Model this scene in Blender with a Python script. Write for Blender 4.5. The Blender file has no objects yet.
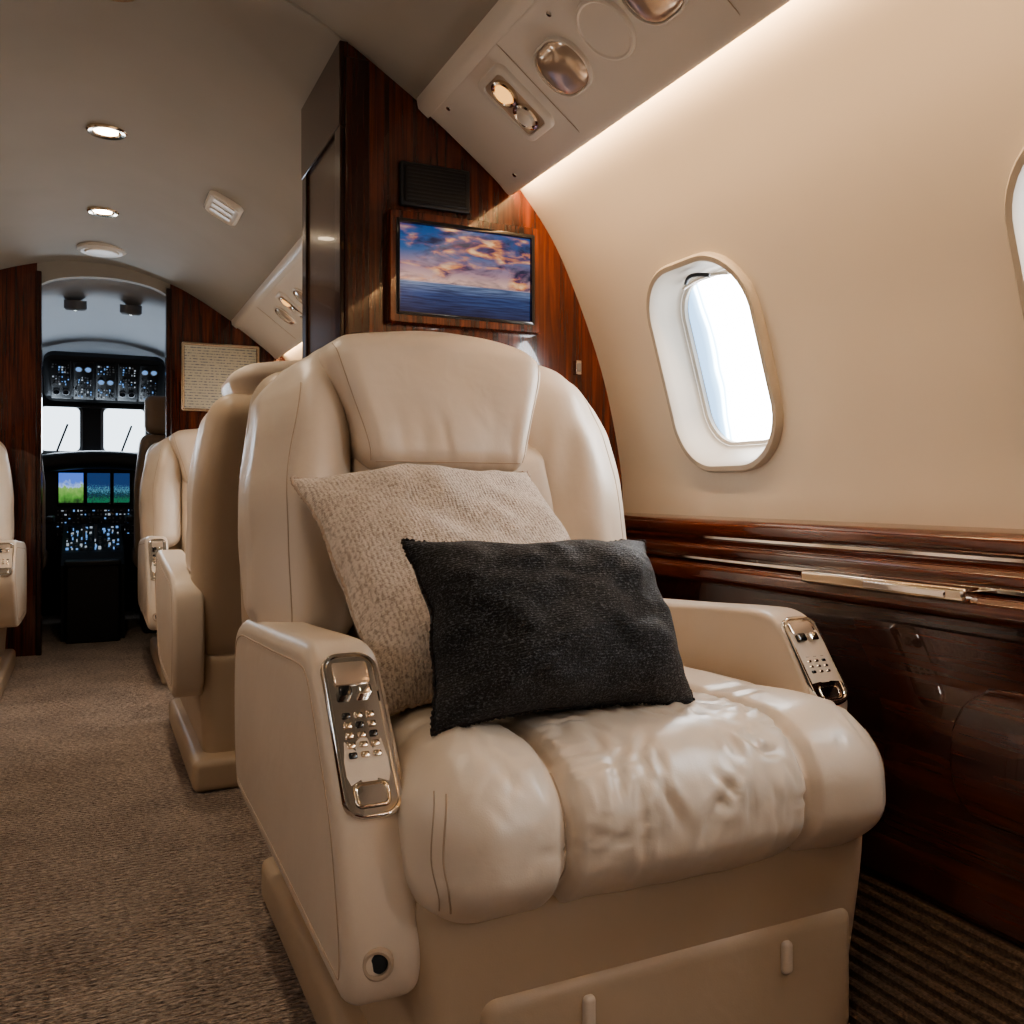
import bpy, bmesh, math, random
from mathutils import Vector, Matrix, noise
from mathutils.bvhtree import BVHTree
random.seed(4)
S=bpy.context.scene
COL=S.collection
try: S.view_settings.look='AgX - Medium High Contrast'
except Exception: pass
# ------------------------------------------------------------------ helpers
def link(o,parent=None):
    COL.objects.link(o)
    if parent: o.parent=parent
    return o
def empty(name,loc=(0,0,0),rot=(0,0,0),parent=None):
    e=bpy.data.objects.new(name,None); e.location=loc; e.rotation_euler=rot; e.empty_display_size=.1
    return link(e,parent)
def mesh_obj(name,verts,faces,mat=None,parent=None,smooth=True,recalc=True,sharp=None):
    me=bpy.data.meshes.new(name); me.from_pydata([tuple(v) for v in verts],[],faces)
    if recalc:
        bm=bmesh.new(); bm.from_mesh(me); bmesh.ops.recalc_face_normals(bm,faces=bm.faces); bm.to_mesh(me); bm.free()
    if smooth:
        me.polygons.foreach_set('use_smooth',[True]*len(me.polygons))
        if sharp is not None:
            me.set_sharp_from_angle(angle=math.radians(sharp))
    me.update()
    o=bpy.data.objects.new(name,me)
    if mat:
        for m in (mat if isinstance(mat,(list,tuple)) else [mat]): me.materials.append(m)
    return link(o,parent)
def sm(t):
    t=max(0,min(1,t)); return t*t*(3-2*t)
def gauss(d,w): return math.exp(-(d/w)**2)
def catmull(pts,n=6,closed=False):
    out=[];N=len(pts)
    P=[Vector(p) for p in pts]
    rng=range(N if closed else N-1)
    for i in rng:
        if closed: a,b,c,d=P[(i-1)%N],P[i],P[(i+1)%N],P[(i+2)%N]
        else: a=P[max(i-1,0)];b=P[i];c=P[i+1];d=P[min(i+2,N-1)]
        for k in range(n):
            t=k/n
            out.append(.5*((2*b)+(c-a)*t+(2*a-5*b+4*c-d)*t*t+(3*b-a-3*c+d)*t**3))
    if not closed: out.append(P[-1])
    return out
def soft_box(name,lo,hi,r,res=.012,deform=None,disp=None,mat=None,parent=None,k=4):
    lo=Vector(lo);hi=Vector(hi);c=(lo+hi)/2;h=(hi-lo)/2
    r=min(r,h.x*.999,h.y*.999,h.z*.999)
    ax=[]
    for i in range(3):
        L=h[i];inn=L-r
        s=[-L+r*j/k for j in range(k)]
        n=max(1,int(2*inn/res))
        s+=[-inn+2*inn*j/n for j in range(n+1)]
        s+=[inn+r*(j+1)/k for j in range(k)]
        ax.append(s)
    vd={};verts=[];faces=[]
    def vid(p):
        key=(round(p[0],6),round(p[1],6),round(p[2],6))
        if key not in vd:
            q=Vector([max(-(h[i]-r),min(h[i]-r,p[i])) for i in range(3)])
            d=Vector(p)-q
            if d.length>1e-9: d.normalize()
            verts.append(q+d*r+c); vd[key]=len(verts)-1
        return vd[key]
    for a in range(3):
        b,cc=(a+1)%3,(a+2)%3
        for s in (-1,1):
            for i in range(len(ax[b])-1):
                for j in range(len(ax[cc])-1):
                    q=[]
                    for (ii,jj) in ((i,j),(i+1,j),(i+1,j+1),(i,j+1)):
                        p=[0,0,0];p[a]=s*h[a];p[b]=ax[b][ii];p[cc]=ax[cc][jj];q.append(vid(p))
                    if s<0:q.reverse()
                    faces.append(q)
    if deform: verts=[deform(v.copy()) for v in verts]
    o=mesh_obj(name,verts,faces,mat,parent)
    if disp:
        me=o.data
        ns=[v.normal.copy() for v in me.vertices]
        for v,nn in zip(me.vertices,ns): v.co=v.co+nn*disp(v.co,nn)
        me.update()
    return o
def extrude(name,pts,vec,mat=None,parent=None,closed=True,cap=True,sharp=40,smooth=True):
    n=len(pts);vec=Vector(vec)
    V=[Vector(p) for p in pts]+[Vector(p)+vec for p in pts];F=[]
    for i in range(n if closed else n-1):
        j=(i+1)%n;F.append((i,j,n+j,n+i))
    if closed and cap: F.append(tuple(range(n)));F.append(tuple(range(2*n-1,n-1,-1)))
    return mesh_obj(name,V,F,mat,parent,smooth=smooth,sharp=sharp,recalc=closed)
def bevel(o,w,seg=3,ang=40):
    m=o.modifiers.new('bevel','BEVEL');m.width=w;m.segments=seg;m.limit_method='ANGLE';m.angle_limit=math.radians(ang);m.harden_normals=False
    return o
def box(name,lo,hi,mat=None,parent=None,bv=.004,seg=3):
    x0,y0,z0=lo;x1,y1,z1=hi
    o=extrude(name,[(x0,y0,z0),(x1,y0,z0),(x1,y1,z0),(x0,y1,z0)],(0,0,z1-z0),mat,parent,sharp=35)
    if bv: bevel(o,bv,seg)
    return o
def rrect(w,h,r,n=8):
    out=[];r=min(r,w/2,h/2)
    for cx,cy,a0 in ((w/2-r,h/2-r,0),(-w/2+r,h/2-r,90),(-w/2+r,-h/2+r,180),(w/2-r,-h/2+r,270)):
        for i in range(n+1):
            a=math.radians(a0+90*i/n);out.append((cx+r*math.cos(a),cy+r*math.sin(a)))
    return out
def loft(name,frames,M,mat,parent=None,cap0=False,cap1=False,bend=0,n=8,sharp=50):
    V=[];F=[];m=0
    for (w,h,r,z) in frames:
        ps=rrect(w,h,r,n);m=len(ps)
        for (x,y) in ps: V.append(M@Vector((x,y,z+(y*y*bend))))
    for k in range(len(frames)-1):
        for i in range(m):
            j=(i+1)%m;F.append((k*m+i,k*m+j,(k+1)*m+j,(k+1)*m+i))
    if cap0:F.append(tuple(range(m-1,-1,-1)))
    if cap1:F.append(tuple(range((len(frames)-1)*m,len(frames)*m)))
    return mesh_obj(name,V,F,mat,parent,sharp=sharp,recalc=cap0 and cap1)
def revolve(name,prof,M,mat,parent=None,n=32,cap=True):
    V=[];F=[]
    for (r,z) in prof:
        for i in range(n):
            a=2*math.pi*i/n;V.append(M@Vector((r*math.cos(a),r*math.sin(a),z)))
    for k in range(len(prof)-1):
        for i in range(n):
            j=(i+1)%n;F.append((k*n+i,k*n+j,(k+1)*n+j,(k+1)*n+i))
    if cap:F.append(tuple(range((len(prof)-1)*n,len(prof)*n)))
    return mesh_obj(name,V,F,mat,parent,sharp=40,recalc=False)
def tube(name,pts,r,mat,parent=None,cyclic=False,res=2):
    cu=bpy.data.curves.new(name,'CURVE');cu.dimensions='3D';cu.bevel_depth=r;cu.bevel_resolution=res;cu.use_fill_caps=True
    sp=cu.splines.new('POLY');sp.points.add(len(pts)-1)
    for p,q in zip(sp.points,pts):p.co=(q[0],q[1],q[2],1)
    sp.use_cyclic_u=cyclic
    o=bpy.data.objects.new(name,cu);cu.materials.append(mat)
    return link(o,parent)
def seam(name,obj,pts,direction,r,mat,parent,off=.3):
    me=obj.data
    bv=BVHTree.FromPolygons([v.co.copy() for v in me.vertices],[tuple(p.vertices) for p in me.polygons])
    out=[];d=Vector(direction).normalized()
    for p in pts:
        h=bv.ray_cast(Vector(p),d)
        if h[0] is not None: out.append(h[0]-d*r*off)
    if len(out)>1:return tube(name,out,r,mat,parent)
def Mat(xa,ya,za,o):
    M=Matrix.Identity(4)
    for i,v in enumerate((xa,ya,za)):
        v=Vector(v).normalized()
        for k in range(3):M[k][i]=v[k]
    M.translation=Vector(o);return M
# ------------------------------------------------------------------ materials
class NT:
    def __init__(s,name):
        s.m=bpy.data.materials.new(name);s.m.use_nodes=True;s.t=s.m.node_tree;s.n=s.t.nodes;s.l=s.t.links
        s.b=s.n['Principled BSDF'];s.co=s.n.new('ShaderNodeTexCoord')
    def node(s,ty,**kw):
        x=s.n.new(ty)
        for k,v in kw.items():
            if k.startswith('_'):setattr(x,k[1:],v)
            else:x.inputs[k.replace('__',' ')].default_value=v
        return x
    def con(s,a,b):s.l.new(a,b)
    def mapping(s,scale,src='Object',rot=(0,0,0)):
        m=s.n.new('ShaderNodeMapping');m.inputs['Scale'].default_value=scale;m.inputs['Rotation'].default_value=rot
        s.con(s.co.outputs[src],m.inputs[0]);return m.outputs[0]
    def noise(s,vec,scale,detail=4,dist=0,rough=.5):
        x=s.node('ShaderNodeTexNoise',Scale=scale,Detail=detail,Distortion=dist,Roughness=rough);s.con(vec,x.inputs['Vector']);return x.outputs['Fac']
    def ramp(s,fac,stops):
        r=s.n.new('ShaderNodeValToRGB');e=r.color_ramp.elements
        while len(e)<len(stops):e.new(.5)
        for k,(p,c) in zip(e,stops):k.position=p;k.color=(*c,1) if len(c)==3 else c
        s.con(fac,r.inputs[0]);return r.outputs[0]
    def bump(s,h,strength,dist=.002,prev=None):
        b=s.node('ShaderNodeBump',Strength=strength,Distance=dist);s.con(h,b.inputs['Height'])
        if prev is not None:s.con(prev,b.inputs['Normal'])
        s.con(b.outputs[0],s.b.inputs['Normal']);return b.outputs[0]
    def set(s,**kw):
        for k,v in kw.items():
            k=k.replace('__',' ')
            s.b.inputs[k].default_value=v
        return s
def simple(name,c,rough=.5,metal=0,coat=0,**kw):
    t=NT(name);t.set(Base__Color=(*c,1),Roughness=rough,Metallic=metal,Coat__Weight=coat,**kw)
    v=t.mapping((1,1,1));t.bump(t.noise(v,60,3),.03,.001)
    return t.m
def emis(name,c,s):
    t=NT(name);t.set(Base__Color=(0,0,0,1),Emission__Color=(*c,1),Emission__Strength=s);return t.m
def leather(name,c1,c2,rough=.36,wr=.3,coat=.08):
    t=NT(name);v=t.mapping((1,1,1))
    n=t.noise(v,5,4);t.con(t.ramp(n,[(.3,c1),(.7,c2)]),t.b.inputs['Base Color'])
    t.set(Roughness=rough,Coat__Weight=coat,Coat__Roughness=.28)
    b=t.bump(t.noise(v,20,2,.5),wr,.004)
    vo=t.node('ShaderNodeTexVoronoi',Scale=520);t.con(v,vo.inputs['Vector'])
    t.bump(vo.outputs['Distance'],.12,.0006,b)
    return t.m
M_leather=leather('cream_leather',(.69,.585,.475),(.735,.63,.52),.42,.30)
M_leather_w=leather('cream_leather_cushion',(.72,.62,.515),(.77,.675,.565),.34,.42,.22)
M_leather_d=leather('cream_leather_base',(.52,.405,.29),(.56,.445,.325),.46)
M_crew=leather('crew_leather',(.30,.22,.16),(.36,.27,.2),.5)
M_thread=simple('seam_thread',(.50,.38,.28),.7)
M_threadl=simple('piping_leather',(.52,.41,.31),.45)
def wood(name,axis,dark=(.016,.004,.002),mid=(.085,.017,.007),light=(.21,.048,.018),sc=1.0,coat=1):
    t=NT(name)
    s=[26*sc]*3;s[axis]=1.1*sc
    v=t.mapping(tuple(s))
    a=t.noise(v,1.6,8,.8,.62)
    s2=[150*sc]*3;s2[axis]=4
    b=t.noise(t.mapping(tuple(s2)),1.0,3)
    mx=t.node('ShaderNodeMath',_operation='MULTIPLY_ADD');mx.inputs[1].default_value=.35
    t.con(b,mx.inputs[0]);t.con(a,mx.inputs[2])
    t.con(t.ramp(mx.outputs[0],[(.45,dark),(.66,mid),(.9,light)]),t.b.inputs['Base Color'])
    t.set(Roughness=.2,Coat__Weight=coat,Coat__Roughness=.015)
    return t.m
M_woodV=wood('mahogany_vertical',2)
M_woodY=wood('mahogany_lengthwise',1,(.014,.004,.002),(.085,.018,.007),(.20,.05,.02))
M_woodVd=wood('mahogany_dark',2,(.010,.003,.002),(.035,.009,.005),(.08,.022,.01),1,.4)
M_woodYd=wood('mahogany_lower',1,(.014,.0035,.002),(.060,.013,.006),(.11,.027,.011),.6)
M_closetpanel=wood('closet_side_veneer',2,(.05,.022,.012),(.085,.042,.024),(.12,.065,.04),1,.15)
def plain(name,c1,c2,rough=.6,sc=3,bs=180,bst=.08):
    t=NT(name);v=t.mapping((1,1,1))
    t.con(t.ramp(t.noise(v,sc,3),[(.3,c1),(.7,c2)]),t.b.inputs['Base Color']);t.set(Roughness=rough)
    t.bump(t.noise(v,bs,2),bst,.0006);return t.m
M_wall=plain('wall_ultraleather',(.65,.585,.50),(.68,.615,.53),.5)
M_ceil=plain('ceiling_fabric',(.37,.34,.29),(.40,.37,.32),.75)
M_psu=plain('service_panel_plastic',(.76,.70,.62),(.79,.73,.65),.4)
M_bezel=plain('window_bezel_plastic',(.38,.34,.29),(.41,.37,.32),.45)
M_cockw=plain('cockpit_liner',(.42,.45,.49),(.46,.49,.53),.6)
M_black=simple('black_plastic',(.012,.012,.013),.45)
M_dgrey=simple('dark_grey_panel',(.026,.029,.034),.5)
M_grey=simple('grey_plastic',(.22,.22,.23),.5)
M_chrome=simple('polished_nickel',(.86,.82,.77),.09,1)
M_gold=simple('champagne_metal',(.82,.70,.56),.16,1)
M_pearl=simple('pearl_lens',(.74,.60,.48),.12,.5,1)
M_gloss=simple('gloss_black',(.01,.01,.012),.08,0,1)
# carpet
t=NT('loop_carpet');v=t.mapping((1,1,1))
n1=t.noise(v,5,5);n2=t.noise(t.mapping((75,220,60)),1.0,3,.3)
m0=t.node('ShaderNodeMath',_operation='MULTIPLY');m0.inputs[1].default_value=.30;t.con(n1,m0.inputs[0])
mx=t.node('ShaderNodeMath',_operation='MULTIPLY_ADD');mx.inputs[1].default_value=.9;t.con(n2,mx.inputs[0]);t.con(m0.outputs[0],mx.inputs[2])
t.con(t.ramp(mx.outputs[0],[(.40,(.15,.105,.078)),(.56,(.41,.305,.235)),(.72,(.70,.56,.45))]),t.b.inputs['Base Color'])
t.set(Roughness=.95,Sheen__Weight=.3)
w=t.node('ShaderNodeTexWave',Scale=21,Distortion=3.0,Detail=3,_bands_direction='Y');w.inputs['Detail Scale'].default_value=6;t.con(v,w.inputs['Vector'])
b=t.bump(w.outputs['Fac'],1.0,.012);t.bump(n2,1.0,.008,b);M_carpet=t.m
t=NT('ribbed_carpet');v=t.mapping((1,1,1))
t.con(t.ramp(t.noise(v,200,3),[(.3,(.07,.048,.034)),(.7,(.17,.12,.085))]),t.b.inputs['Base Color']);t.set(Roughness=.95);t.bump(t.noise(v,300,2),.6,.003);M_rib=t.m
t=NT('beige_chenille');v=t.mapping((1,1,1))
a=t.noise(t.mapping((300,170,100)),1.0,3,.6)
w=t.node('ShaderNodeTexWave',Scale=52,Distortion=3.2,Detail=3,_bands_direction='X');w.inputs['Detail Scale'].default_value=5;t.con(v,w.inputs['Vector'])
w2=t.node('ShaderNodeTexWave',Scale=85,Distortion=4,Detail=3,_bands_direction='Y');t.con(v,w2.inputs['Vector'])
ad=t.node('ShaderNodeMath',_operation='MULTIPLY_ADD');ad.inputs[1].default_value=.12;t.con(w.outputs['Fac'],ad.inputs[0]);t.con(a,ad.inputs[2])
t.con(t.ramp(ad.outputs[0],[(.40,(.46,.365,.29)),(.62,(.76,.655,.56))]),t.b.inputs['Base Color'])
t.set(Roughness=.85,Sheen__Weight=.3)
b=t.bump(w.outputs['Fac'],.45,.003);b=t.bump(w2.outputs['Fac'],.4,.002,b);t.bump(a,.9,.0035,b);M_fbeige=t.m
t=NT('black_boucle');v=t.mapping((1,1,1))
a=t.noise(t.mapping((1,1.7,1)),300,3,.5,.6)
w=t.node('ShaderNodeTexWave',Scale=95,Distortion=3.5,Detail=2,_bands_direction='Y');t.con(v,w.inputs['Vector'])
t.con(t.ramp(a,[(.42,(.002,.003,.004)),(.54,(.012,.014,.018)),(.64,(.13,.14,.155))]),t.b.inputs['Base Color'])
t.set(Roughness=.6,Sheen__Weight=.06)
b=t.bump(a,1.0,.004);t.bump(w.outputs['Fac'],.4,.002,b);M_fblack=t.m
M_fray=simple('frayed_edge',(.54,.42,.33),.95)
M_frayb=simple('black_piping',(.03,.024,.022),.9)
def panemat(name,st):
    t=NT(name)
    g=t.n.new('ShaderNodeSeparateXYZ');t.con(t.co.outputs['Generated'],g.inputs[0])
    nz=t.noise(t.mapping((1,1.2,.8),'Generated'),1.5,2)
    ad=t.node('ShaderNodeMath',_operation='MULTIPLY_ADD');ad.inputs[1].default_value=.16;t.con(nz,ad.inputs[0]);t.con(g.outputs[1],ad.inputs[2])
    t.con(t.ramp(ad.outputs[0],[(.0,(.9,.95,1)),(.80,(1,1,1)),(.86,(.14,.24,.32)),(.885,(.6,.75,.85)),(.93,(.10,.17,.24)),(1.0,(.06,.10,.15))]),t.b.inputs['Emission Color'])  # bluish dark streaks at the far edge: double-pane reflection painted into the emission
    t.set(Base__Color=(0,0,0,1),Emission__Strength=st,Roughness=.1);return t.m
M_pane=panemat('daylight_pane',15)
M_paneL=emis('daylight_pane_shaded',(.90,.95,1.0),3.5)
M_cpane=emis('windshield_daylight',(.78,.90,1.0),2.6)
M_lamp=emis('warm_lamp',(1.0,.78,.52),18)
M_amber=emis('amber_lamp',(1.0,.50,.15),1.6)
# monitor picture: sunset over the sea
t=NT('sunset_screen')
g=t.n.new('ShaderNodeSeparateXYZ');t.con(t.co.outputs['Generated'],g.inputs[0])
sky=t.ramp(g.outputs[2],[(0,(.008,.02,.08)),(.22,(.02,.06,.20)),(.35,(.12,.20,.36)),(.37,(.85,.55,.45)),(.50,(.45,.28,.34)),(.72,(.05,.14,.34)),(1.0,(.01,.09,.30))])
mp=t.n.new('ShaderNodeMapping');mp.inputs['Scale'].default_value=(2.2,1,4.2);mp.inputs['Rotation'].default_value=(0,.45,0);t.con(t.co.outputs['Generated'],mp.inputs[0])
cl=t.noise(mp.outputs[0],1.3,7,.7,.6)
clr=t.ramp(cl,[(.44,(0,0,0)),(.62,(1,1,1))])
cc=t.ramp(t.noise(mp.outputs[0],2.6,5,.4),[(.42,(.015,.025,.08)),(.50,(.14,.06,.14)),(.58,(.75,.28,.12)),(.68,(1.0,.65,.35))])
mk=t.node('ShaderNodeMath',_operation='GREATER_THAN');mk.inputs[1].default_value=.36;t.con(g.outputs[2],mk.inputs[0])
mm=t.node('ShaderNodeMath',_operation='MULTIPLY');t.con(clr,mm.inputs[0]);t.con(mk.outputs[0],mm.inputs[1])
mix=t.n.new('ShaderNodeMix');mix.data_type='RGBA';t.con(mm.outputs[0],mix.inputs[0]);t.con(sky,mix.inputs[6]);t.con(cc,mix.inputs[7])
mp2=t.n.new('ShaderNodeMapping');mp2.inputs['Scale'].default_value=(3,1,40);t.con(t.co.outputs['Generated'],mp2.inputs[0])
wv=t.ramp(t.noise(mp2.outputs[0],1.5,4),[(.35,(.4,.45,.55)),(.65,(1.9,1.6,1.4))])
mix2=t.n.new('ShaderNodeMix');mix2.data_type='RGBA';mix2.blend_type='MULTIPLY';mk2=t.node('ShaderNodeMath',_operation='SUBTRACT');mk2.inputs[0].default_value=1;t.con(mk.outputs[0],mk2.inputs[1])
t.con(mk2.outputs[0],mix2.inputs[0]);t.con(mix.outputs[2],mix2.inputs[6]);t.con(wv,mix2.inputs[7])
t.con(mix2.outputs[2],t.b.inputs['Emission Color']);t.set(Base__Color=(0,0,0,1),Roughness=.15,Emission__Strength=.75);M_screen=t.m
# cockpit displays
def disp_mat(name,stops,sc,st=1.1,amp=.6):
    t=NT(name);g=t.n.new('ShaderNodeSeparateXYZ');t.con(t.co.outputs['Generated'],g.inputs[0])
    n=t.noise(t.mapping((sc,1,sc),'Generated'),2,4)
    a=t.node('ShaderNodeMath',_operation='MULTIPLY_ADD');a.inputs[1].default_value=amp;t.con(n,a.inputs[0]);t.con(g.outputs[2],a.inputs[2])
    t.con(t.ramp(a.outputs[0],stops),t.b.inputs['Emission Color']);t.set(Base__Color=(0,0,0,1),Emission__Strength=st);return t.m
M_pfd=disp_mat('flight_display',[(.25,(.02,.05,.02)),(.5,(.10,.30,.06)),(.8,(.25,.45,.12)),(.85,(.35,.5,.8)),(1.0,(.1,.2,.7))],3)
M_mfd=disp_mat('map_display',[(.35,(.01,.02,.04)),(.6,(.03,.22,.10)),(.68,(.01,.03,.05)),(.85,(.02,.06,.09)),(.95,(.15,.4,.5)),(1.0,(.02,.05,.15))],10,1.0,1.0)
M_bl=emis('blue_annunciator',(.25,.5,1.0),.7)
M_wh=emis('white_annunciator',(.7,.8,.9),.5)
# ------------------------------------------------------------------ profiles
wall_pts=[(1.225,.70),(1.218,.86),(1.160,1.105),(1.050,1.365),(.955,1.50),(.86,1.595),(.74,1.70)]
WP=catmull([(x,0,z) for x,z in wall_pts],8)
def wall_at(z):
    z=max(WP[0].z,min(WP[-1].z-1e-5,z))
    for i,(a,b) in enumerate(zip(WP,WP[1:])):
        if a.z<=z<=b.z:
            t=(z-a.z)/(b.z-a.z)
            p=WP[max(i-1,0)];q=WP[min(i+2,len(WP)-1)]
            t0=(b-p).normalized();t1=(q-a).normalized()
            return a.lerp(b,t),t0.lerp(t1,t).normalized()
Y0,Y1=-2.3,4.92
WZ=1.060
win_y=[1.512,.652,-.21,-1.07,-1.9,2.9,3.715,4.4]
def win_frame(side,y):
    p,tg=wall_at(WZ)
    s=side
    T=Vector((s*tg.x,0,tg.z))
    N=Vector((-s*tg.z,0,tg.x if tg.x<0 else -tg.x))
    X=T.cross(N)
    return Mat(X,T,N,(s*p.x,y,p.z))
WW,WH,WR=.345,.445,.125
def make_wall(name,s):
    inner=[Vector((s*p.x,Y0,p.z)) for p in WP]
    outer=[]
    for i,p in enumerate(WP):
        a=WP[max(i-1,0)];b=WP[min(i+1,len(WP)-1)];tg=(b-a).normalized()
        n=Vector((tg.z,0,-tg.x));q=p+n*.03;outer.append(Vector((s*q.x,Y0,q.z)))
    o=extrude(name,inner+outer[::-1],(0,Y1-Y0,0),M_wall,sharp=50)
    bmv=[];bf=[]
    for y in win_y:
        M=win_frame(s,y);b0=len(bmv);ps=rrect(WW-.02,WH-.02,WR-.01,8);m=len(ps)
        for z in (-.12,.12):
            for (px,py) in ps:bmv.append(M@Vector((px,py,z)))
        for i in range(m):
            j=(i+1)%m;bf.append((b0+i,b0+j,b0+m+j,b0+m+i))
        bf.append(tuple(range(b0+m-1,b0-1,-1)));bf.append(tuple(range(b0+m,b0+2*m)))
    c=mesh_obj('cutter',bmv,bf)
    md=o.modifiers.new('windows','BOOLEAN');md.operation='DIFFERENCE';md.object=c;md.solver='EXACT'
    bpy.context.view_layer.update()
    dg=bpy.context.evaluated_depsgraph_get()
    me=bpy.data.meshes.new_from_object(o.evaluated_get(dg))
    o.modifiers.clear();o.data=me
    bpy.data.objects.remove(c,do_unlink=True)
    ln=[None]*len(me.loops)
    for p in me.polygons:
        for li in p.loop_indices:
            v=me.vertices[me.loops[li].vertex_index].co
            _,tg=wall_at(v.z)
            N=Vector((-s*tg.z,0,tg.x))
            d=N.dot(p.normal)
            ln[li]=tuple(N) if d>.93 else (tuple(-N) if d<-.93 else tuple(p.normal))
    me.polygons.foreach_set('use_smooth',[True]*len(me.polygons))
    me.normals_split_custom_set(ln)
    return o
wr=make_wall('wall_right',1);wl=make_wall('wall_left',-1)
# windows
k=1
for s in (1,-1):
    for y in win_y:
        e=empty('window_%d'%k);M=win_frame(s,y)
        def fr_(d,z): return (WW-d,WH-d,WR-d*.45,z)
        loft('bezel',[fr_(.016,-.03),fr_(-.004,-.006),fr_(-.004,.009),fr_(.006,.015),fr_(.026,.015),fr_(.034,.008),fr_(.040,-.004),fr_(.052,-.020),fr_(.064,-.040),fr_(.072,-.046),fr_(.080,-.048),fr_(.084,-.072)],M,M_bezel,e,bend=.36,n=10)
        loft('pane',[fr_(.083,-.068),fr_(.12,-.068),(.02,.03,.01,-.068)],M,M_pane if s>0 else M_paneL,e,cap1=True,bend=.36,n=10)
        loft('sill_seal',[fr_(.081,-.050),fr_(.094,-.053),fr_(.094,-.061)],M,M_bezel,e,bend=.36,n=10)
        tube('shade_pull',[M@Vector((-.040+.08*i/10,.178+.010*math.sin(math.pi*i/10),-.006+.012*math.sin(math.pi*i/10))) for i in range(11)],.0042,M_dgrey,e)
        # retracted shade edge along the top of the opening
        tube('shade_edge',[M@Vector((x_,.180-.5*x_*x_*3.0,-.036+.36*.03)) for x_ in [-.075+.015*i for i in range(11)]],.004,M_psu,e)
        k+=1
# ceiling
cp=[(.70,1.672),(.60,1.735),(.509,1.79),(.40,1.845),(.25,1.895),(.12,1.922),(0,1.93)]
half=catmull([(x,0,z) for x,z in cp],5)
prof=[(p.x,p.z) for p in half]+[(-p.x,p.z) for p in half[-2::-1]]
ceil_in=[Vector((x,Y0,z)) for x,z in prof];ceil_out=[Vector((x*1.02,Y0,z+.04)) for x,z in prof]
ceiling=extrude('ceiling',ceil_in+ceil_out[::-1],(0,5.02-Y0,0),M_ceil,sharp=50)
def ceil_z(x):
    x=abs(x)
    for a,b in zip(half,half[1:]):
        if b.x<=x<=a.x:return a.z+(b.z-a.z)*(a.x-x)/(a.x-b.x)
    return 1.7
def cross_tube(name,y,r):
    tube(name,[(x,y,z-.001) for x,z in prof],r,M_ceil)
cross_tube('trim_1',1.955,.004);cross_tube('trim_2',.9,.0018)
box('floor',(-1.3,Y0,-.04),(1.3,6.9,0),M_carpet,bv=0)
bp=[(1.26,-.0),(1.26,.8)]+[(p.x,p.z) for p in WP]+[(p.x,p.z) for p in half]
bpf=bp+[(-x,z) for x,z in bp[::-1]][1:]
extrude('wall_back',[(x,Y0-.04,z) for x,z in bpf],(0,.04,0),M_woodV,sharp=30,smooth=False)
# service panels (overhead)
def psu(name,s,y0,y1,items):
    e=empty(name)
    P=[(.684,1.668),(.74,1.628),(.86,1.5365),(.893,1.506),(.905,1.500),(.912,1.505),(.910,1.515),(.895,1.530),(.80,1.62),(.72,1.70),(.684,1.70)]
    P=catmull([(x,0,z) for x,z in P],3,closed=True)
    o=extrude('panel_body',[(s*p.x,y0,p.z) for p in P],(0,y1-y0,0),M_psu,e,sharp=45)
    bevel(o,.012,3,60)
    a=Vector((s*.221,0,-.168)).normalized();n=Vector((-s*.605,0,-.796))
    def fr(sf,y,off=0):
        p=Vector((s*(.684+.221*sf),y,1.668-.168*sf))+n*off
        X=a;Z=n;Yv=Z.cross(X);return Mat(X,Yv,Z,p)
    for (kind,sf,y) in items:
        M=fr(sf,y)
        if kind=='lamp':
            loft('reading_light_bezel',[(.165,.115,.022,-.004),(.162,.112,.022,.005),(.154,.104,.018,.008),(.134,.084,.014,.008),(.130,.080,.012,.0005)],M,M_psu,e)
            loft('reading_light_well',[(.131,.081,.012,.0045),(.112,.062,.010,.001)],M,M_threadl,e,cap1=True)
            for dx in (-.030,.032):
                M2=M@Matrix.Translation((dx,0,0))
                revolve('gimbal_ring',[(.031,.001),(.0305,.008),(.026,.010),(.021,.006)],M2,M_gold if dx<0 else M_chrome,e,cap=False)
                revolve('gimbal_eye',[(.022,.005),(.018,.013),(.009,.0165),(.003,.0175)],M2,M_psu if dx>0 else M_amber,e)
        if kind=='oval':
            loft('air_outlet_bezel',[(.115,.135,.054,-.003),(.113,.133,.053,.004),(.106,.126,.050,.0055),(.102,.122,.048,.001)],M,M_psu,e)
            loft('air_outlet_cup',[(.102,.122,.048,.003),(.09,.11,.042,.008),(.06,.08,.026,.012),(.03,.04,.012,.014)],M,M_pearl,e,cap1=True)
        if kind=='round':
            revolve('speaker_grille',[(.060,-.002),(.058,.003),(.054,.0045),(.051,.002),(.02,.0035),(.004,.004)],M,M_psu,e)
        if kind=='seam':
            tube('panel_joint',[fr(f,y,.0003).translation for f in (.06,.3,.6,.93)],.0009,M_threadl,e)
        if kind=='screw':
            revolve('screw',[(.006,0),(.0055,.0015),(.001,.0018)],M,M_chrome,e,n=12)
    o=extrude('panel_lip',[(s*x,y0,z) for x,z in [(.672,1.690),(.676,1.668),(.688,1.658),(.700,1.650),(.706,1.656),(.69,1.675),(.69,1.69)]],(0,y1-y0,0),M_psu,e,sharp=60)
    return e
base_items=[('lamp',.47,1.66),('oval',.5,1.473),('round',.5,1.321),('oval',.5,1.18),('seam',0,1.57),('seam',0,1.08),('screw',.15,1.86),('screw',.88,1.86),('screw',.2,1.40),('lamp',.47,.98),('lamp',.47,.1),('oval',.5,-.1)]
psu('overhead_service_panel',1,Y0,1.945,base_items)
fwd=[('lamp',.47,2.75),('oval',.5,2.95),('round',.5,3.15),('seam',0,3.25),('lamp',.47,3.9),('oval',.5,3.7),('oval',.5,4.1),('seam',0,4.3)]
psu('overhead_service_panel',1,2.34,4.91,fwd)
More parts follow.
